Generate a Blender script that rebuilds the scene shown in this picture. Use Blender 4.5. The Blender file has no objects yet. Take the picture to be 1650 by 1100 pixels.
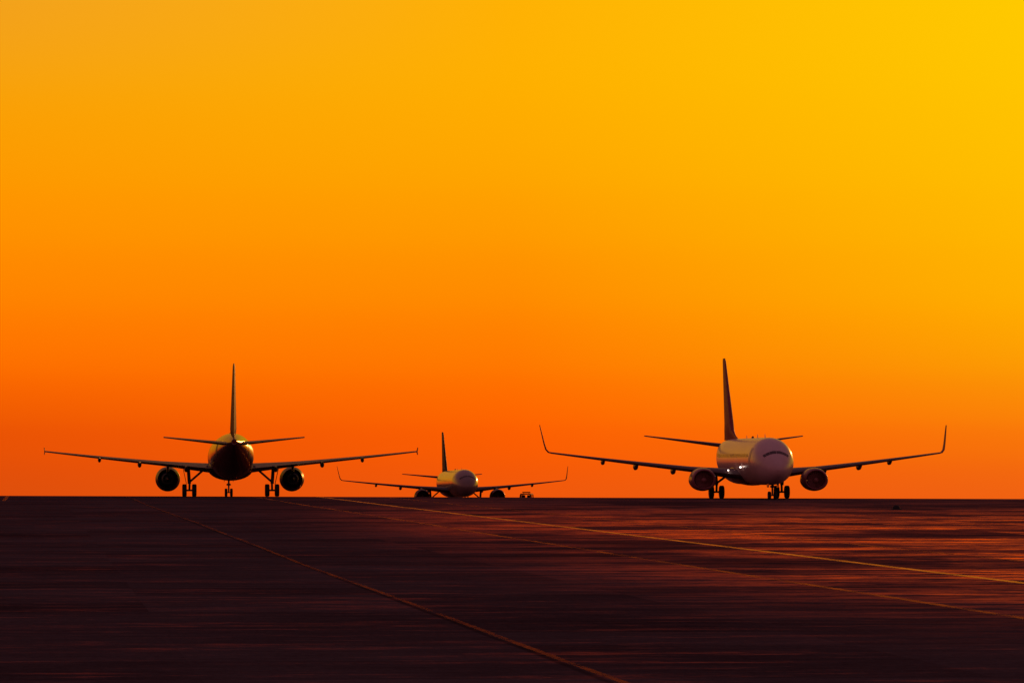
import bpy, bmesh, math, random
from mathutils import Vector, Matrix
random.seed(7)
scene = bpy.context.scene
COL = scene.collection
F = 8850.0; H = 3.16; V0 = 744.0
ZOOM=(1,825,550)

def lin(r, g, b):
    f = lambda c: (c/255/12.92) if c/255 <= .04045 else ((c/255+.055)/1.055)**2.4
    return (f(r), f(g), f(b), 1)

# ------------------------------------------------------------ ground profile
def crest(x): return 489.0 - 0.50*x
SL = 0.0112; W = 10.0
def zs(s): return 0.0 if s <= 0 else -SL*(math.sqrt(s*s+W*W)-W)
def zg(x, y): return zs(y-crest(x))

# ------------------------------------------------------------ materials
def new_mat(name, col=(.5,.5,.5), rough=.5, metal=0, spec=.5, var=.12, nscale=1.5, coat=0, emit=None, estr=0, bump=0, coatr=.12):
    m = bpy.data.materials.new(name); m.use_nodes = True
    nt = m.node_tree; b = nt.nodes['Principled BSDF']
    tc = nt.nodes.new('ShaderNodeTexCoord')
    n = nt.nodes.new('ShaderNodeTexNoise'); n.inputs['Scale'].default_value = nscale; n.inputs['Detail'].default_value = 5
    nt.links.new(tc.outputs['Object'], n.inputs['Vector'])
    r = nt.nodes.new('ShaderNodeValToRGB')
    r.color_ramp.elements[0].position = .3; r.color_ramp.elements[1].position = .7
    r.color_ramp.elements[0].color = tuple(c*(1-var) for c in col)+(1,)
    r.color_ramp.elements[1].color = tuple(min(1, c*(1+var)) for c in col)+(1,)
    nt.links.new(n.outputs['Fac'], r.inputs['Fac']); nt.links.new(r.outputs['Color'], b.inputs['Base Color'])
    mr = nt.nodes.new('ShaderNodeMapRange'); mr.inputs['To Min'].default_value = max(0.02, rough-.07); mr.inputs['To Max'].default_value = rough+.1
    nt.links.new(n.outputs['Fac'], mr.inputs['Value']); nt.links.new(mr.outputs['Result'], b.inputs['Roughness'])
    b.inputs['Metallic'].default_value = metal
    b.inputs['Specular IOR Level'].default_value = spec
    b.inputs['Coat Weight'].default_value = coat
    b.inputs['Coat Roughness'].default_value = coatr
    if emit:
        b.inputs['Emission Color'].default_value = emit+(1,); b.inputs['Emission Strength'].default_value = estr
    if bump:
        bp = nt.nodes.new('ShaderNodeBump'); bp.inputs['Strength'].default_value = bump; bp.inputs['Distance'].default_value = .02
        nt.links.new(n.outputs['Fac'], bp.inputs['Height']); nt.links.new(bp.outputs['Normal'], b.inputs['Normal'])
    return m

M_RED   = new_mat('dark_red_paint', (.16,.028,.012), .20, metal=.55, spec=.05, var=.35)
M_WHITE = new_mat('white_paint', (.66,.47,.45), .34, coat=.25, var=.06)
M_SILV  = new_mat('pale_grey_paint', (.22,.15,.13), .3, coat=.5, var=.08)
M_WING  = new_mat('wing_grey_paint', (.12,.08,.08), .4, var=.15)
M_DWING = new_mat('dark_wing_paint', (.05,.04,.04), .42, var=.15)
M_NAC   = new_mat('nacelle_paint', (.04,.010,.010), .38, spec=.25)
M_NACR  = new_mat('red_nacelle_paint', (.32,.10,.105), .36, coat=.2)
M_FAN   = new_mat('fan_blade', (.34,.14,.14), .45, metal=.1)
M_LIP   = new_mat('inlet_metal', (.20,.09,.08), .35, metal=1)
M_FIN   = new_mat('fin_red_paint', (.30,.045,.06), .5, spec=.2)
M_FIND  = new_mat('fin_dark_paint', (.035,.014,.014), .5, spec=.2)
M_DARK  = new_mat('dark_metal', (.03,.03,.032), .55, metal=.3)
M_STEEL = new_mat('gear_steel', (.10,.09,.09), .5, metal=.4)
M_TYRE  = new_mat('tyre_rubber', (.018,.017,.017), .85, bump=.3)
M_RIM   = new_mat('wheel_rim', (.25,.25,.25), .45, metal=.6)
M_GLINT  = new_mat('glint_metal', (.75,.55,.35), .2, metal=1)  # golden metal for the plates added as tail glints
M_GLASS = new_mat('cockpit_glass', (.085,.05,.05), .2, spec=.4, var=.05)
M_CAB   = new_mat('cabin_glass', (.16,.11,.10), .25, spec=.5, var=.05)
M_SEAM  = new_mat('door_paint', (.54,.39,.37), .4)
M_LAMP_GLINT  = new_mat('lamp_and_glint', (.8,.8,.75), .1, emit=(1,.74,.62), estr=4)  # landing lamp, and the glow that stands in for a fuselage glint
M_YEL   = new_mat('vehicle_paint', (.05,.018,.014), .6, spec=.15)
M_AMB   = new_mat('amber_lens', (.12,.03,.01), .4, spec=.2)

# ------------------------------------------------------------ mesh helpers
def mk(name, verts, faces, mats, parent=None, smooth=True, idx=None, angle=40):
    me = bpy.data.meshes.new(name); me.from_pydata([tuple(v) for v in verts], [], faces)
    for m in mats: me.materials.append(m)
    if idx:
        for p, i in zip(me.polygons, idx): p.material_index = i
    bm = bmesh.new(); bm.from_mesh(me)
    bmesh.ops.recalc_face_normals(bm, faces=bm.faces)
    for f in bm.faces: f.smooth = smooth
    if smooth:
        for e in bm.edges:
            if len(e.link_faces) == 2 and e.calc_face_angle(0) > math.radians(angle): e.smooth = False
    bm.to_mesh(me); bm.free()
    o = bpy.data.objects.new(name, me); COL.objects.link(o)
    if parent: o.parent = parent
    return o

class G:
    """geometry accumulator for one part"""
    def __init__(s): s.v=[]; s.f=[]; s.i=[]
    def add(s, vs, fs, mi=0):
        o=len(s.v); s.v+= [tuple(v) for v in vs]; s.f+=[[a+o for a in f] for f in fs]; s.i+=[mi]*len(fs)
    def loft(s, rings, mi=0, cap=(True,True)):
        n=len(rings[0]); vs=[p for r in rings for p in r]; fs=[]
        for a in range(len(rings)-1):
            for b in range(n):
                c=(b+1)%n; fs.append([a*n+b,a*n+c,(a+1)*n+c,(a+1)*n+b])
        if cap[0]: fs.append(list(range(n)))
        if cap[1]: fs.append([(len(rings)-1)*n+b for b in range(n)])
        s.add(vs,fs,mi)
    def tube(s, p0, p1, r0, r1=None, n=12, mi=0):
        p0=Vector(p0);p1=Vector(p1); r1=r0 if r1 is None else r1
        d=(p1-p0).normalized(); a=d.orthogonal().normalized(); b=d.cross(a)
        rg=lambda p,r:[p+a*math.cos(t)*r+b*math.sin(t)*r for t in [2*math.pi*k/n for k in range(n)]]
        s.loft([rg(p0,r0),rg(p1,r1)],mi)
    def box(s, c, d, mi=0, bev=0.0, taper=1.0):
        cx,cy,cz=c; x,y,z=[q/2 for q in d]; b=min(bev,x*.9,y*.9)
        def ring(zz,k):
            X=x*k;Y=y*k
            return [(cx+X-b,cy-Y,zz),(cx+X,cy-Y+b,zz),(cx+X,cy+Y-b,zz),(cx+X-b,cy+Y,zz),(cx-X+b,cy+Y,zz),(cx-X,cy+Y-b,zz),(cx-X,cy-Y+b,zz),(cx-X+b,cy-Y,zz)] if b>0 else [(cx+X,cy-Y,zz),(cx+X,cy+Y,zz),(cx-X,cy+Y,zz),(cx-X,cy-Y,zz)]
        s.loft([ring(cz-z,1),ring(cz+z,taper)],mi)
    def revolve(s, prof, org, n=32, mi=0, flat=0, sy=-1):
        """prof (a,r): axis runs backward (-y) from org"""
        ox,oy,oz=org; rings=[]
        for a,r in prof:
            rg=[]
            for k in range(n):
                t=2*math.pi*k/n; z=math.sin(t)*r
                if flat and z<0: z*= (1-flat)
                rg.append((ox+math.cos(t)*r*(1+flat*.35),oy+sy*a,oz+z))
            rings.append(rg)
        s.loft(rings,mi,(False,False))
    def obj(s,name,mats,parent,smooth=True,angle=40): return mk(name,s.v,s.f,mats,parent,smooth,s.i,angle)

def catmull(tab, t):
    n=len(tab)
    for i in range(n-1):
        if t<=tab[i+1][0] or i==n-2: break
    p0=tab[max(i-1,0)];p1=tab[i];p2=tab[i+1];p3=tab[min(i+2,n-1)]
    u=(t-p1[0])/(p2[0]-p1[0]); out=[]
    for k in range(1,len(p1)):
        m1=(p2[k]-p0[k])/max(1e-6,(p2[0]-p0[0]))*(p2[0]-p1[0]); m2=(p3[k]-p1[k])/max(1e-6,(p3[0]-p1[0]))*(p2[0]-p1[0])
        out.append((2*u**3-3*u*u+1)*p1[k]+(u**3-2*u*u+u)*m1+(-2*u**3+3*u*u)*p2[k]+(u**3-u*u)*m2)
    return out

AF=[(0,0),(.01,.16),(.04,.30),(.1,.42),(.22,.5),(.38,.5),(.55,.41),(.75,.23),(.92,.08),(1,.01)]
def section(x,yl,z,ch,tc,cant=0):
    """airfoil ring; cant rotates thickness direction (0 = horizontal wing, 90 = fin)"""
    pts=[(u, h) for u,h in AF]+[(u,-h*.75) for u,h in AF[::-1][0:-1]]
    ca=math.radians(cant); nx,nz=-math.sin(ca),math.cos(ca)
    return [(x+nx*h*tc*ch, yl-u*ch, z+nz*h*tc*ch) for u,h in pts]
def finsection(y,z,ch,tc):
    pts=[(u, h) for u,h in AF]+[(u,-h) for u,h in AF[::-1][0:-1]]
    return [(h*tc*ch, y-u*ch, z) for u,h in pts]

# ------------------------------------------------------------ airliner
def airliner(P, u, d, heading, mats, label):
    x=(u-825)*d/F; y=d
    A=math.radians(heading); fx,fy=math.sin(A),math.cos(A)
    z0=zg(x,y); zn=zg(x+fx*P['wb'],y+fy*P['wb'])
    root=bpy.data.objects.new('airliner',None); COL.objects.link(root); root.empty_display_size=3
    root.location=(x,y,z0); root.rotation_mode='XYZ'
    root.rotation_euler=(math.atan2(zn-z0,P['wb']),0,-A)
    root['label']=label; root['category']='airplane'; root['group']='airliners standing on the airfield tarmac'
    T=P['tg']                     # nose -> main gear
    Y=lambda t:T-t
    RW,RH,ZC=P['rw'],P['rh'],P['zc']
    prof=P['prof']
    def surf(t,th,off=0.0):
        k,zo=catmull(prof,t); k=max(k,.02)
        return Vector(((RW*k+off)*math.sin(th),Y(t),ZC+zo+(RH*k+off)*math.cos(th)))
    g=G(); N=40; ts=[]
    L=prof[-1][0]
    t=0
    while t<L: ts.append(t); t+= .06 if t<.4 else (.25 if t<6 else .8)
    ts.append(L)
    g.loft([[surf(t,2*math.pi*k/N) for k in range(N)] for t in ts])
    g.obj('fuselage',[mats['body']],root)
    # belly fairing
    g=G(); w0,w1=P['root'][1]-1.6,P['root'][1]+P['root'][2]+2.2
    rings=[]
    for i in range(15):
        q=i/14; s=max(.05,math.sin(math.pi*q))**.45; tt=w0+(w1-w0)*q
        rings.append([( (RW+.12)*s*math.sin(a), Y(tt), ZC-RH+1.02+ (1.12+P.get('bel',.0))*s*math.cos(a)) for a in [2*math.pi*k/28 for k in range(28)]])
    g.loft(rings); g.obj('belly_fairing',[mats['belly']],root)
    # cockpit windows
    for sg in (1,-1):
        for (a0,a1,tb0,tb1,tt0,tt1) in P['panes']:
            g=G(); n=5; vs=[];fs=[]
            for i in range(n+1):
                for j in range(n+1):
                    p=i/n;q=j/n; th=math.radians(a0+(a1-a0)*p)*sg
                    tl=tb0+(tb1-tb0)*p; tu=tt0+(tt1-tt0)*p
                    vs.append(surf(tl+(tu-tl)*q,th,.02))
            for i in range(n):
                for j in range(n):
                    a=i*(n+1)+j; fs.append([a,a+1,a+n+2,a+n+1])
            g.add(vs,fs); g.obj('cockpit_window',[M_GLASS],root)
    for sg in (1,-1):
        t=6.2
        while P.get('windows') and t<P['cab_end']:
            g=G(); th=math.radians(76)*sg; dt=.12; da=math.radians(4.2)*sg
            c=[surf(t-dt,th-da,.012),surf(t+dt,th-da,.012),surf(t+dt,th+da,.012),surf(t-dt,th+da,.012)]
            g.add(c,[[0,1,2,3]]); g.obj('cabin_window',[M_CAB],root,smooth=False); t+=.56
        for t in P['doors']:
            g=G(); vs=[];fs=[]; n=8
            for j in range(n+1):
                th=math.radians(55+58*j/n)*sg
                vs+= [surf(t-.4,th,.012),surf(t+.4,th,.012)]
            for j in range(n): fs.append([2*j,2*j+1,2*j+3,2*j+2])
            g.add(vs,fs); g.obj('cabin_door',[mats['door']],root)
    # wings
    for sg in (1,-1):
        g=G(); rings=[]
        S=P['wing']                     # (x, tLE, z, chord, tc)
        fine=[]
        for a,b in zip(S[:-1],S[1:]):
            for k in range(6): fine.append([a[i]+(b[i]-a[i])*k/6 for i in range(5)])
        fine.append(S[-1])
        for s_ in fine:
            q=max(0,(s_[0]-2)/15.0); s_=list(s_); s_[2]+= .22*q*q
            rings.append([(sg*p[0],p[1],p[2]) for p in section(s_[0],Y(s_[1]),s_[2],s_[3],s_[4])])
            last=s_
        g.loft(rings); wing=g.obj('wing',[mats['wing']],root)
        for xf in P['fair']:
            for a,b in zip(S[:-1],S[1:]):
                if a[0]<=xf<=b[0]:
                    q=(xf-a[0])/(b[0]-a[0]); ss=[a[i]+(b[i]-a[i])*q for i in range(5)]
            qq=max(0,(xf-2)/15); zz=ss[2]+.22*qq*qq; te=ss[1]+ss[3]
            g=G(); sc=.9 if xf>11 else 1.1
            pr=[(-1.9,.02,0),(-1.5,.14,-.14),(-.8,.2,-.25),(0,.2,-.27),(.5,.13,-.2),(.95,.02,-.08)]
            rr=[[(sg*(xf+sc*r*.85*math.cos(a)),Y(te+o*sc),zz+.02+dz*sc+sc*r*1.35*math.sin(a)) for a in [2*math.pi*k/12 for k in range(12)]] for o,r,dz in pr]
            g.loft(rr); o=g.obj('flap_fairing',[mats['wing']],wing)
        x0,t0,zt,c0=last[0],last[1],last[2],last[3]
        g=G()
        if P['tip']=='fence':
            def plate(pts):
                n=len(pts); vs=[(sg*(x0+dx-.02),Y(t0+a),zt+b) for a,b,dx in pts]+[(sg*(x0+dx+.04),Y(t0+a),zt+b) for a,b,dx in pts]
                fs=[list(range(n)),[n+k for k in range(n)][::-1]]+[[k,(k+1)%n,n+(k+1)%n,n+k] for k in range(n)]
                g.add(vs,fs)
            plate([(.2,0,0),(1.15,.36,.05),(1.65,.36,.05),(1.5,0,0),(1.55,-.3,.03),(1.2,-.3,.03)])
            g.obj('wingtip_fence',[mats['tip']],root,smooth=False)
        else:
            rings=[]
            for dx,dt,dz,ch,cant in P['winglet']:
                rings.append([(sg*p[0],p[1],p[2]) for p in section(x0+dx,Y(t0+dt),zt+dz,ch,.09,cant)])
            g.loft(rings); g.obj('winglet',[mats['tip']],root)
        # tailplane
        g=G(); R_,Tp=P['tail']
        rings=[]
        for k in range(7):
            q=k/6; s_=[R_[i]+(Tp[i]-R_[i])*q for i in range(5)]
            rings.append([(sg*p[0],p[1],p[2]) for p in section(s_[0],Y(s_[1]),s_[2],s_[3],s_[4])])
        g.loft(rings); tp=g.obj('tailplane',[mats['wing']],root)
        # plate added beside the tailplane root to give golden glints on the tail
        g=G(); vs=[];t0_=R_[1]-.1
        for i in range(9):
            tt=t0_+ (R_[3]*.55)*i/8
            for dth in (-9,9):
                k_,zo_=catmull(prof,tt)
                cz=(R_[2]-(ZC+zo_))/(RH*k_); th0=math.degrees(math.acos(max(-.95,min(.95,cz))))
                vs.append(surf(tt,math.radians(th0+dth-6)*sg,.015))
        g.add(vs,[[2*i,2*i+1,2*i+3,2*i+2] for i in range(8)]); g.obj('glint_plate',[mats.get('plate',M_GLINT)],tp)
        # engine
        ex,et,ez,er,el=P['eng']; fl=P.get('flat',0)
        g=G(); org=(sg*ex,Y(et),ez)
        k=er/1.18; m=el/3.3
        g.revolve([(.85*m,.80*k),(.35*m,.82*k),(.08,.88*k),(.0,.95*k)],org,40,1,fl)
        g.revolve([(0,.95*k),(.03,1.0*k),(.12,1.05*k),(.25,1.09*k)],org,40,1,fl)
        g.revolve([(.25,1.09*k),(.6*m,1.15*k),(1.2*m,1.18*k),(1.9*m,1.16*k),(2.6*m,1.08*k),(3.3*m,.96*k),(3.3*m,.92*k),(2.7*m,.93*k),(2.2*m,.9*k)],org,40,0,fl)
        eng=g.obj('engine',[mats['nac'],mats.get('lip',M_LIP)],root)
        g=G()
        g.revolve([(2.2*m,.90*k),(2.25*m,.72*k),(3.0*m,.70*k),(3.6*m,.60*k),(4.2*m,.47*k),(4.2*m,.43*k),(3.8*m,.42*k),(3.8*m,.3*k),(4.3*m,.26*k),(5.0*m,.03*k)],org,32)
        g.obj('exhaust_nozzle',[M_DARK],eng)
        g=G(); fb=.40 if mats.get('fan') else .9
        g.revolve([((fb-.3)*m,.01),((fb-.24)*m,.12*k),((fb-.14)*m,.22*k),(fb*m,.28*k),(fb*m+.05,.28*k)],org,24)
        for b in range(24):
            a=2*math.pi*b/24
            def pp(r,da,dy): return (org[0]+math.cos(a+da)*r,org[1]-fb*m+dy,org[2]+math.sin(a+da)*r*(1-(fl if math.sin(a)<0 else 0)))
            g.add([pp(.25*k,-.14,.05),pp(.25*k,.14,-.05),pp(.80*k,.16,-.08),pp(.80*k,-.11,.08)],[[0,1,2,3]])
        g.obj('fan',[mats.get('fan',M_DARK)],eng,angle=20)
        # pylon
        g=G(); zw=P['pyl']
        a=[(et+.75,ez+er*.8,.08),(et+1.0,zw-.25,.1),(et+2.6,zw+.02,.16),(et+5.3*m,zw-.05,.1),(et+4.9*m,ez+er*.55,.08),(et+3*m,ez+er*.5,.16)]
        n=len(a); vs=[(sg*(ex+w),Y(t),z) for t,z,w in a]+[(sg*(ex-w),Y(t),z) for t,z,w in a]
        fs=[list(range(n)),[n+q for q in range(n)][::-1]]+[[q,(q+1)%n,n+(q+1)%n,n+q] for q in range(n)]
        g.add(vs,fs); g.obj('pylon',[mats['nac']],eng,smooth=False)
        # main gear
        gx=P['gx']; wr=P['wr']
        g=G(); top=P['gtop']
        g.tube((sg*gx,0,wr),(sg*(gx-.02),0,wr+.75),.10)
        g.tube((sg*gx,0,wr+.6),(sg*(gx+P.get('lean',0)),.05,top),.16)
        g.tube((sg*(gx-.62),0,wr),(sg*(gx+.62),0,wr),.085)
        g.tube((sg*gx,0,wr+.75),(sg*(gx-P['brace']),.0,top-.05),.10,.10)
        g.tube((sg*gx,-.12,wr+.15),(sg*gx,-.38,wr+.55),.045); g.tube((sg*gx,-.38,wr+.55),(sg*gx,-.1,wr+.95),.045)
        g.tube((sg*gx,0,wr+1.0),(sg*(gx+.05),-.85,top-.05),.05)
        gear=g.obj('main_landing_gear',[M_STEEL],root)
        if P['gdoor']:
            g=G(); vs=[(sg*(gx+.24),-.47,wr+.55),(sg*(gx+.24),.47,wr+.55),(sg*(gx+.62),.5,top+.05),(sg*(gx+.62),-.5,top+.05)]
            vs+=[(a_+sg*.05,b_,c_) for a_,b_,c_ in vs]
            g.add(vs,[[0,1,2,3],[4,5,6,7],[0,1,5,4],[1,2,6,5],[2,3,7,6],[3,0,4,7]])
            g.obj('gear_door',[mats['belly']],gear,smooth=False)
        for o_ in (-.45,.45): wheel(gear,sg*gx+o_,0,wr,wr,.42)
    # nose gear
    nr=P['nr']; ny=P['wb']; g=G(); nt_=P['ntop']
    g.tube((0,ny,nr),(0,ny+.05,nt_),.07,.10); g.tube((-.34,ny,nr),(.34,ny,nr),.05)
    g.tube((0,ny+.05,nr+.6),(0,ny+.95,nt_),.05)
    g.tube((0,ny-.08,nr+.1),(0,ny-.28,nr+.35),.035); g.tube((0,ny-.28,nr+.35),(0,ny-.06,nr+.6),.035)
    gear=g.obj('nose_landing_gear',[M_STEEL],root)
    for sg in (1,-1):
        g=G(); g.box((sg*.42,ny+.35,nt_-.12),(.03,1.3,.5)); g.obj('gear_door',[mats['belly']],gear,smooth=False)
        wheel(gear,sg*.25,ny,nr,nr,.26)
        g=G(); g.tube((sg*.12,ny+.08,nr+.75),(sg*.12,ny+.18,nr+.75),.08,.1)
        g.obj('taxi_light',[M_LIP],gear)
    # fin
    g=G(); rings=[]
    for tt,z,ch,tc in P['fin']: rings.append(finsection(Y(tt),z,ch,tc))
    g.loft(rings); g.obj('tail_fin',[mats['fin']],root)
    # antennas
    for t,h in P['ant']:
        zz=surf(t,0).z-.05
        g=G(); g.loft([finsection(Y(t),zz,.5,.12),finsection(Y(t+.22),zz+h,.22,.12)]); g.obj('antenna',[mats['body']],root)
    zz=surf(P['beacon'],0).z
    g=G(); g.revolve([(0,.13),(.08,.12),(.15,.08),(.19,.01)],(0,0,0),14)
    g.v=[(v[0],Y(P['beacon'])+v[2],zz-.02+(-v[1])) for v in g.v]; g.obj('beacon_light',[M_AMB],root)
    # apu exhaust
    g=G(); k,zo=catmull(prof,L)
    g.revolve([(0,.9*RW*k),(.06,.88*RW*k),(.06,.7*RW*k),(-.3,.6*RW*k),(-.3,.01)],(0,Y(L)+.02,ZC+zo),20)
    g.obj('exhaust_outlet',[M_RIM],root)
    if P.get('lights'):
        for (lx,lt,lz,r) in P['lights']:
            g=G(); g.revolve([(0,.01),(.02,r*.6),(.06,r),(.2,r*1.05)],(lx,Y(lt),lz),16); g.obj('landing_light_and_glint',[M_LAMP_GLINT],root)
    return root

def wheel(par,x,y,z,r,w):
    g=G(); n=28
    pr=[(-.5,.60),(-.5,.82),(-.42,.95),(-.25,1.0),(.25,1.0),(.42,.95),(.5,.82),(.5,.60)]
    def ring(o,k): return [(x+o*w,y+math.cos(a)*r*k,z+math.sin(a)*r*k) for a in [2*math.pi*q/n for q in range(n)]]
    g.loft([ring(o,k) for o,k in pr],0,(False,False))
    g.loft([ring(o,k) for o,k in [(-.5,.6),(-.38,.55),(-.3,.2),(-.42,.12)]],1,(False,True))
    g.loft([ring(o,k) for o,k in [(.5,.6),(.38,.55),(.3,.2),(.42,.12)]],1,(False,True))
    return g.obj('wheel',[M_TYRE,M_RIM],par)

profA=[(0,.01,-.60),(.08,.17,-.59),(.3,.34,-.55),(.7,.50,-.49),(1.2,.63,-.42),(2,.77,-.30),(3,.885,-.16),(4.2,.965,-.05),(5.8,1,0),(24,1,0),(26,.985,.03),(28,.92,.14),(30,.80,.34),(32,.64,.60),(34,.46,.84),(36,.27,1.05),(37.3,.13,1.18)]
profB=[(0,.01,-.72),(.08,.14,-.71),(.3,.28,-.68),(.7,.44,-.61),(1.2,.585,-.51),(2,.75,-.34),(3,.885,-.17),(4.2,.965,-.05),(5.6,1,0),(25,1,0),(27,.985,.03),(29,.92,.15),(31,.80,.36),(33,.65,.62),(35,.47,.88),(37,.27,1.12),(38.2,.13,1.24)]
SHARK=[(0,0,0,1.5,0),(.25,.14,.05,1.4,20),(.45,.35,.25,1.2,50),(.58,.75,.75,1.0,74),(.72,1.25,1.5,.75,80),(.85,1.75,2.2,.5,82)]
A=dict(tg=17.7,wb=12.64,rw=1.975,rh=2.07,zc=3.62,prof=profA,cab_end=31,doors=[5.0,30.6],
  panes=[(1,32,1.20,1.30,1.60,1.72),(33,54,1.32,1.52,1.74,1.95)],
  root=(1.9,11.7,7.1),
  wing=[(0.8,11.2,2.50,7.7,.14),(1.98,11.75,2.58,7.05,.14),(6.4,14.2,3.00,4.35,.115),(16.95,19.55,3.88,1.5,.10)],
  fair=[4.1,8.35,12.0], tip='fence', winglet=SHARK,
  tail=[(.5,32.6,4.65,4.0,.10),(6.22,35.9,5.22,1.45,.09)],
  eng=(5.75,10.7,1.62,1.15,3.4), pyl=2.95, gx=3.79, wr=.57, gtop=2.85, brace=1.7, lean=.12, gdoor=True,
  nr=.38, ntop=1.75, fin=[(28.6,5.35,7.9,.02),(29.7,5.62,6.5,.07),(30.35,6.0,5.85,.095),(34.6,11.5,2.35,.09),(35.0,11.75,1.8,.07)],
  ant=[(9,.3),(15,.3)], beacon=18)
B=dict(tg=19.6,wb=15.6,rw=1.88,rh=2.005,zc=3.22,prof=profB,cab_end=33,doors=[4.9,32.5],windows=True,
  panes=[(.9,27,1.16,1.24,1.48,1.56),(28,43,1.25,1.36,1.57,1.70),(44.2,54,1.38,1.50,1.72,1.84)],
  root=(1.9,13.2,7.4),
  wing=[(0.8,12.4,2.00,8.3,.14),(1.88,13.4,2.10,7.3,.14),(5.5,15.6,2.50,4.75,.115),(17.1,21.3,3.72,1.6,.10)],
  fair=[6.6,9.8,12.6], tip='winglet',
  winglet=[(0,0,0,1.6,0),(.22,.16,.06,1.5,22),(.42,.42,.30,1.3,52),(.56,.85,.85,1.1,74),(.72,1.45,1.7,.85,79),(.86,1.98,2.45,.6,81)],
  tail=[(.5,34.0,4.62,4.1,.10),(7.17,37.6,5.50,1.3,.09)],
  eng=(4.83,11.9,1.60,1.08,3.6), flat=.14, pyl=2.45, gx=2.86, wr=.56, gtop=2.25, brace=1.2, lean=.1, gdoor=False,
  nr=.345, ntop=1.4, fin=[(26.5,5.1,11.0,.008),(29.2,5.5,8.2,.03),(31.2,6.0,6.3,.08),(31.8,6.6,5.6,.095),(36.6,12.2,2.1,.09),(37.0,12.5,1.6,.06)],
  ant=[(8.5,.35),(13.5,.35),(21,.3)], beacon=17,
  lights=[(2.55,13.55,2.45,.06),(1.98,9.6,2.72,.075)])  # wing-root landing light, then a glowing spot imitating a glint on the fuselage
C=dict(A); C['tip']='winglet'; C['gdoor']=False

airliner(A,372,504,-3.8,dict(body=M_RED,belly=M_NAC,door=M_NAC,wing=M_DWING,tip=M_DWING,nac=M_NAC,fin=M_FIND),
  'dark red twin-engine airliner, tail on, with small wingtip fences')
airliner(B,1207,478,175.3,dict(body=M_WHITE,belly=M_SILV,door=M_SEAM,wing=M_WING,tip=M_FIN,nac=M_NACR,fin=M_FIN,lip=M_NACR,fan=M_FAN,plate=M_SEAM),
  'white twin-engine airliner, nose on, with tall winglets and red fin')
airliner(C,734,838,173.0,dict(body=M_SILV,belly=M_DWING,door=M_SILV,wing=M_DWING,tip=M_FIND,nac=M_NAC,fin=M_FIND,fan=M_NAC,plate=M_SILV),
  'grey airliner with upturned winglets standing beyond the tarmac crest')

# ------------------------------------------------------------ service van
def van(u,d,rz):
    x=(u-825)*d/F; y=d
    r=bpy.data.objects.new('service_van',None); COL.objects.link(r); r.location=(x,y,zg(x,y)); r.rotation_euler=(0,0,rz)
    r['label']='small dark airfield service van with roof light bar'; r['category']='van'
    g=G(); g.box((0,0,.88),(1.8,4.6,.96),bev=.15); g.box((0,1.9,1.42),(1.7,.8,.12),bev=.1); g.obj('body',[M_YEL],r,angle=30)
    for sx in (-.82,.82):
        for yy,yt in ((-2.15,-2.0),(-.7,-.7),(.5,.5),(1.6,1.2)):
            g=G(); g.tube((sx,yy,1.34),(sx*.94,yt,2.1),.07,.06,8); g.obj('window_pillar',[M_YEL],r)
    g=G(); g.box((0,-.4,2.16),(1.66,3.4,.16),bev=.12,taper=.92); g.obj('roof',[M_YEL],r,angle=30)
    g=G(); g.box((0,-.1,2.42),(1.25,.28,.16),bev=.05); g.tube((-.4,-.1,2.2),(-.4,-.1,2.4),.04); g.tube((.4,-.1,2.2),(.4,-.1,2.4),.04); g.obj('light_bar',[M_AMB],r)
    for sx in (-.45,.45):
        g=G(); g.box((sx,.1,1.62),(.62,.16,.75),bev=.05); g.obj('seat',[M_DARK],r)
    g=G(); g.box((0,2.36,.6),(1.8,.14,.25),bev=.05); g.obj('bumper',[M_DARK],r)
    for sx in (-.65,.65):
        g=G(); g.tube((sx,2.28,.98),(sx,2.34,.98),.12,.11); g.obj('headlight',[M_LIP],r)
    for sx in (-.82,.82):
        for yy in (-1.45,1.45): wheel(r,sx,yy,.34,.34,.24)
van(848,850,math.radians(172))

# low airfield marker lamp on the tarmac
ly=H*F/(820.5-V0); lx=(1444-825)*ly/F
r=bpy.data.objects.new('airfield_light',None); COL.objects.link(r); r.location=(lx,ly,0)
r['label']='low dark airfield ground light on the tarmac'; r['category']='airfield light'
g=G(); g.box((0,0,.035),(.78,.7,.06),bev=.12,taper=.85); g.obj('base_plate',[M_TYRE],r,angle=30)
g=G(); g.revolve([(0,.26),(.1,.24),(.2,.15),(.24,.01)],(0,0,0),18); g.v=[(v[0],v[2],.066-v[1]) for v in g.v]; g.obj('lamp_housing',[M_TYRE],r)

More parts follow.
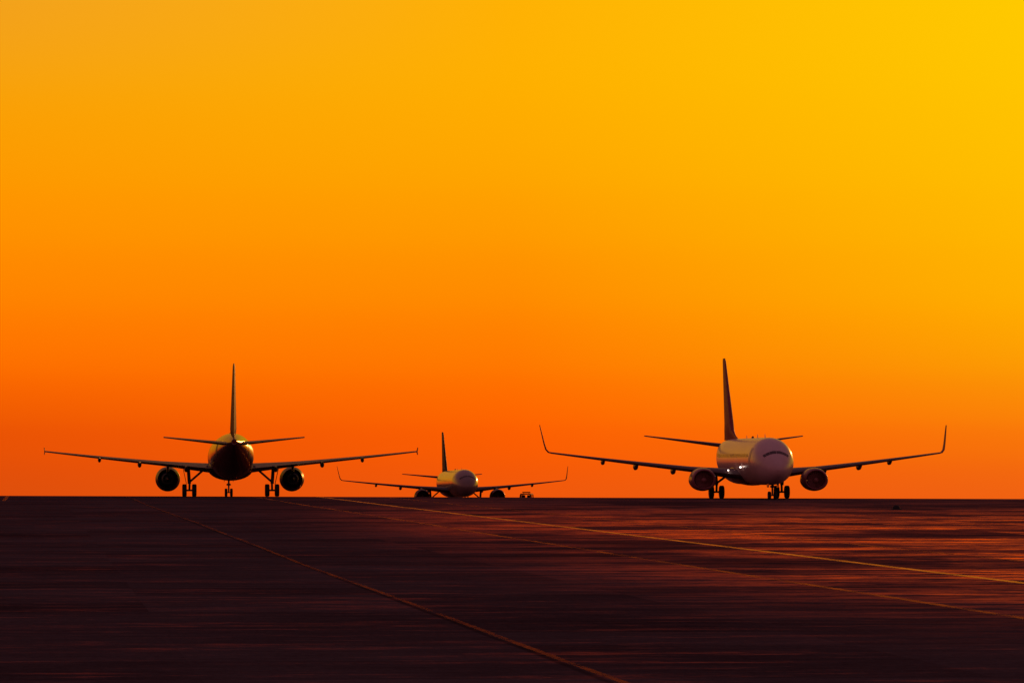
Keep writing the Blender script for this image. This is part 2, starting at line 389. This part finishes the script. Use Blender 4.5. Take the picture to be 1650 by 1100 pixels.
# ------------------------------------------------------------ ground
def ground_mat():
    m=bpy.data.materials.new('tarmac'); m.use_nodes=True; nt=m.node_tree; b=nt.nodes['Principled BSDF']; N=nt.nodes.new; Lk=nt.links.new
    out=nt.nodes['Material Output']
    tc=N('ShaderNodeTexCoord'); sp=N('ShaderNodeSeparateXYZ'); Lk(tc.outputs['Object'],sp.inputs[0])
    def mt(op,a,b_=None,c=None):
        n=N('ShaderNodeMath'); n.operation=op
        for i,v in enumerate((a,b_,c)):
            if v is None: continue
            if isinstance(v,(int,float)): n.inputs[i].default_value=v
            else: Lk(v,n.inputs[i])
        return n.outputs[0]
    def mr(v,a,b,c=0,d=1,sm=True):
        n=N('ShaderNodeMapRange'); Lk(v,n.inputs['Value'])
        if sm: n.interpolation_type='SMOOTHSTEP'
        n.inputs['From Min'].default_value=a;n.inputs['From Max'].default_value=b;n.inputs['To Min'].default_value=c;n.inputs['To Max'].default_value=d; return n.outputs['Result']
    c=mt('MULTIPLY_ADD',sp.outputs['Y'],.0871,sp.outputs['X'])
    yy=mt('MULTIPLY_ADD',sp.outputs['X'],-.0871,sp.outputs['Y'])
    cc=mt('DIVIDE',mt('SUBTRACT',c,8.3),5.85); rr=mt('DIVIDE',yy,7.3)
    cell=N('ShaderNodeCombineXYZ'); Lk(mt('FLOOR',cc),cell.inputs[0]); Lk(mt('FLOOR',rr),cell.inputs[1])
    wn=N('ShaderNodeTexWhiteNoise'); wn.noise_dimensions='2D'; Lk(cell.outputs[0],wn.inputs['Vector'])
    def noise(sx,sy,sc,det=6,rough=.6):
        v=N('ShaderNodeCombineXYZ'); Lk(mt('MULTIPLY',c,sx),v.inputs[0]); Lk(mt('MULTIPLY',yy,sy),v.inputs[1])
        n=N('ShaderNodeTexNoise'); n.inputs['Scale'].default_value=sc; n.inputs['Detail'].default_value=det; n.inputs['Roughness'].default_value=rough
        Lk(v.outputs[0],n.inputs['Vector']); return n.outputs['Fac']
    n1=noise(1,.5,.07,5,.6); n2=noise(.5,1.0,.8,9,.85); n3=noise(1,1,6,4,.6); n4=noise(.7,1.1,.5,9,.85); n5=noise(3.5,1.0,1.6,9,.9); n6=noise(.22,.9,.4,8,.8)
    def joint(x,period,w):
        f=mt('ABSOLUTE',mt('SUBTRACT',mt('FRACT',mt('ADD',x,.5)),.5))
        return mt('LESS_THAN',f,w/period/2)
    cw=mt('ADD',c,mt('MULTIPLY',mt('SUBTRACT',n1,.5),.25))
    j0=mt('MULTIPLY',mr(mt('ABSOLUTE',mt('SUBTRACT',cw,8.3)),.03,.10,1,0),.5)
    j=mt('MAXIMUM',j0,mt('MULTIPLY',joint(rr,7.3,.09),.3))
    v=mt('ADD',mt('MULTIPLY',n1,.25),mt('ADD',mt('MULTIPLY',n2,.24),mt('ADD',mt('MULTIPLY',n5,.30),mt('ADD',mt('MULTIPLY',n6,.15),mt('MULTIPLY',wn.outputs['Value'],.06)))))
    ramp=N('ShaderNodeValToRGB'); Lk(v,ramp.inputs['Fac'])
    ramp.color_ramp.elements[0].position=.40; ramp.color_ramp.elements[0].color=(.018,.021,.026,1)
    ramp.color_ramp.elements[1].position=.60; ramp.color_ramp.elements[1].color=(.088,.085,.098,1)
    mx=N('ShaderNodeMix'); mx.data_type='RGBA'; Lk(j,mx.inputs['Factor']); Lk(ramp.outputs['Color'],mx.inputs['A']); mx.inputs['B'].default_value=(.014,.011,.012,1)
    Lk(mx.outputs['Result'],b.inputs['Base Color'])
    sheen_zone=mt('MULTIPLY',mr(c,10,30),mt('MULTIPLY',mr(yy,80,150),mr(yy,440,240,.15,1)))  # zone where the red sunset sheen is put into the tarmac
    sheen_zone=mt('MULTIPLY',sheen_zone,mr(mt('ADD',mt('MULTIPLY',n1,.8),mt('MULTIPLY',wn.outputs['Value'],.2)),.36,.58,.15,1))
    patch=mt('MULTIPLY',mr(mt('ADD',mt('MULTIPLY',n4,.65),mt('MULTIPLY',n6,.35)),.43,.59),sheen_zone)
    thin=mt('MULTIPLY',mr(mt('ADD',mt('MULTIPLY',n2,.5),mt('MULTIPLY',n6,.5)),.51,.62),.17)
    gl=mt('MULTIPLY',mt('ADD',mt('MAXIMUM',patch,thin),.012),mt('SUBTRACT',1,j))
    b.inputs['Roughness'].default_value=.9; b.inputs['Specular IOR Level'].default_value=0
    bp=N('ShaderNodeBump'); bp.inputs['Strength'].default_value=.2; bp.inputs['Distance'].default_value=.004
    Lk(mt('ADD',n3,n2),bp.inputs['Height']); Lk(bp.outputs['Normal'],b.inputs['Normal'])
    gs=N('ShaderNodeBsdfGlossy'); gs.inputs['Color'].default_value=(1,.22,.17,1); Lk(mr(gl,0,1,.45,.12,False),gs.inputs['Roughness'])  # fixed red tint colours the sky reflection
    Lk(bp.outputs['Normal'],gs.inputs['Normal'])
    ms=N('ShaderNodeMixShader'); Lk(mt('MULTIPLY',gl,1.0),ms.inputs[0]); Lk(b.outputs[0],ms.inputs[1]); Lk(gs.outputs[0],ms.inputs[2]); Lk(ms.outputs[0],out.inputs['Surface'])
    return m
M_GR=ground_mat()
srows=[-520,-400,-300,-200,-100,-50,-20,0]+[2*k for k in range(1,16)]+[40,50,70,100,150,250,400,700,1200,2500,5000,10000]
xs=[-6000,-3000,-1500,-700,-400,-250,-160,-100,-70,-50,-35,-20,-10,0,10,20,35,50,70,100,160,250,400,700,1500,3000,6000]
cl=lambda x:crest(max(-700,min(700,x)))
vs=[(x,cl(x)+s,zs(s)) for s in srows for x in xs]; n=len(xs)
fs=[[a*n+b,a*n+b+1,(a+1)*n+b+1,(a+1)*n+b] for a in range(len(srows)-1) for b in range(n-1)]
gr=mk('ground',vs,fs,[M_GR],None,True); gr['kind']='structure'

def strip(name,c0,w,s0,s1,mat,wob=0.0):
    rows=sorted(set([s for s in srows if s0<s<s1]+[s0,s1]+[s0+(s1-s0)*k/60 for k in range(61) if s0+(s1-s0)*k/60<0]))
    vs=[]
    for s in rows:
        o=wob*(math.sin(s*.031+c0)+.5*math.sin(s*.083))
        for cx in (c0-w/2+o,c0+w/2+o):
            y=(489-.5*cx+s)/(1-.5*.0871); x=cx-.0871*y
            vs.append((x,y,zs(s)+.004))
    fs=[[2*k,2*k+1,2*k+3,2*k+2] for k in range(len(rows)-1)]
    o=mk(name,vs,fs,[mat],None,False); o['kind']='structure'; return o
def paint(name,col,dens,gloss,amax=1.0,soft=.2,sc=.5,tint=(.98,.36,.20,1)):
    m=new_mat(name,col,.6,spec=0,var=.3,nscale=.8)
    nt=m.node_tree; b=nt.nodes['Principled BSDF']; N=nt.nodes.new; Lk=nt.links.new
    tc=N('ShaderNodeTexCoord'); n=N('ShaderNodeTexNoise'); n.inputs['Scale'].default_value=sc; n.inputs['Detail'].default_value=9; n.inputs['Roughness'].default_value=.8
    mp=N('ShaderNodeMapping'); mp.inputs['Scale'].default_value=(1,.25,1)
    Lk(tc.outputs['Object'],mp.inputs['Vector']); Lk(mp.outputs['Vector'],n.inputs['Vector'])
    r=N('ShaderNodeMapRange'); r.inputs['From Min'].default_value=dens; r.inputs['From Max'].default_value=dens+soft; r.inputs['To Max'].default_value=amax
    Lk(n.outputs['Fac'],r.inputs['Value'])
    gs=N('ShaderNodeBsdfGlossy'); gs.inputs['Color'].default_value=tint; gs.inputs['Roughness'].default_value=.25
    m1=N('ShaderNodeMixShader'); m1.inputs[0].default_value=gloss; Lk(b.outputs[0],m1.inputs[1]); Lk(gs.outputs[0],m1.inputs[2])
    tr=N('ShaderNodeBsdfTransparent'); m2=N('ShaderNodeMixShader'); Lk(r.outputs['Result'],m2.inputs[0]); Lk(tr.outputs[0],m2.inputs[1]); Lk(m1.outputs[0],m2.inputs[2])
    Lk(m2.outputs[0],nt.nodes['Material Output'].inputs['Surface'])
    return m
P1=paint('yellow_line_paint',(.50,.20,.08),.28,.62,1,.30,tint=(.98,.50,.24,1))
P2=paint('worn_line_paint',(.22,.07,.05),.40,.36,.85,.22,sc=.35)
P3=paint('joint_highlight',(.18,.06,.05),.36,.12,.75,.25,sc=.4)  # reddish tone for the highlight painted along the joint
P4=paint('faded_edge_paint',(.30,.12,.05),.34,.30,.8,.25)
strip('taxiway_line_and_highlight',25.9,.34,-470,300,P1,.03)
strip('taxiway_line_and_highlight',20.0,.26,-470,0,P2,.06)
strip('taxiway_line_and_highlight',31.6,.22,-470,0,P2,.05)
strip('taxiway_line_and_highlight',8.44,.14,-470,0,P3,.07)  # highlight on the joint edge, laid on as a coloured strip
strip('taxiway_line_and_highlight',-2.4,.3,-60,20,P4)

# ------------------------------------------------------------ world
w=bpy.data.worlds.new('World'); scene.world=w; w.use_nodes=True; nt=w.node_tree; N=nt.nodes.new; Lk=nt.links.new
bg=nt.nodes['Background']
tc=N('ShaderNodeTexCoord'); sp=N('ShaderNodeSeparateXYZ'); Lk(tc.outputs['Generated'],sp.inputs[0])
def mt(op,a,b=None,c=None):
    n=N('ShaderNodeMath'); n.operation=op
    for i,v in enumerate((a,b,c)):
        if v is None: continue
        if isinstance(v,(int,float)): n.inputs[i].default_value=v
        else: Lk(v,n.inputs[i])
    return n.outputs[0]
def mr(v,a,b,c=0,d=1,smooth=False):
    n=N('ShaderNodeMapRange'); Lk(v,n.inputs['Value'])
    if smooth: n.interpolation_type='SMOOTHSTEP'
    n.inputs['From Min'].default_value=a;n.inputs['From Max'].default_value=b;n.inputs['To Min'].default_value=c;n.inputs['To Max'].default_value=d; return n.outputs['Result']
def mixc(f,a,b):
    n=N('ShaderNodeMix'); n.data_type='RGBA'; Lk(f,n.inputs['Factor'])
    for k,v in (('A',a),('B',b)):
        if isinstance(v,tuple): n.inputs[k].default_value=v
        else: Lk(v,n.inputs[k])
    return n.outputs['Result']
el=mt('MULTIPLY',mt('ARCSINE',sp.outputs['Z']),57.2958)
az=mt('MULTIPLY',mt('ARCTAN2',sp.outputs['X'],sp.outputs['Y']),57.2958)
pos=mr(el,-.5,5.0)
VV=[800,740,680,600,500,400,300,150,0]
def ramp(cols):
    r=N('ShaderNodeValToRGB'); cr=r.color_ramp; Lk(pos,r.inputs['Fac']); cr.interpolation='CARDINAL'
    st=[(((V0-v)/154.5+.5)/5.5,lin(*c)) for v,c in zip(VV,cols)]
    cr.elements[0].position=st[0][0]; cr.elements[0].color=st[0][1]
    cr.elements[1].position=st[-1][0]; cr.elements[1].color=st[-1][1]
    for p,c in st[1:-1]:
        e=cr.elements.new(p); e.color=c
    return r.outputs['Color']
Lc=ramp([(222,79,12),(230,81,7),(238,88,3),(252,108,0),(255,127,0),(255,141,0),(254,152,0),(249,161,10),(243,162,28)])
Cc=ramp([(239,88,12),(248,91,5),(254,99,1),(255,117,0),(255,135,0),(255,150,0),(255,163,0),(255,174,0),(255,177,4)])
Rc=ramp([(240,98,18),(245,109,12),(250,126,8),(252,150,4),(255,170,0),(255,180,0),(255,188,0),(255,196,0),(255,201,0)])
near=mixc(mr(az,0,5.3),mixc(mr(az,-5.3,0),Lc,Cc),Rc)
fe=mt('POWER',mr(el,5,24,1,0,True),1.6)
fa=mt('POWER',mr(mt('ABSOLUTE',mt('SUBTRACT',az,5)),12,90,1,0,True),1.5)
far=mixc(mr(el,0,70),(.22,.065,.068,1),(.12,.065,.10,1))
sky=mixc(mt('MULTIPLY',fe,fa),far,near)
sky=mixc(mr(el,-6,-2),(.02,.01,.012,1),sky)
Lk(sky,bg.inputs['Color']); bg.inputs['Strength'].default_value=1.0

# ------------------------------------------------------------ sun
sl=bpy.data.lights.new('sun','SUN'); sl.energy=.4; sl.angle=math.radians(.6); sl.color=(1,.34,.08)
so=bpy.data.objects.new('sun',sl); COL.objects.link(so)
saz,sel=math.radians(13),math.radians(5)
d=Vector((math.sin(saz)*math.cos(sel),math.cos(saz)*math.cos(sel),math.sin(sel)))
so.rotation_euler=(-d).to_track_quat('-Z','Y').to_euler()

# ------------------------------------------------------------ camera
cd=bpy.data.cameras.new('camera'); cam=bpy.data.objects.new('camera',cd); COL.objects.link(cam)
cd.sensor_width=36; cd.lens=F*36/1650*ZOOM[0]; cd.clip_start=1; cd.clip_end=30000
cd.shift_x=(ZOOM[1]-825)/1650*ZOOM[0]; cd.shift_y=-(ZOOM[2]-550)/1650*ZOOM[0]
cam.location=(0,0,H); cam.rotation_euler=(math.radians(90)+math.atan((V0-550)/F),0,0)
scene.camera=cam
scene.view_settings.view_transform='Standard'; scene.view_settings.look='None'; scene.view_settings.exposure=0
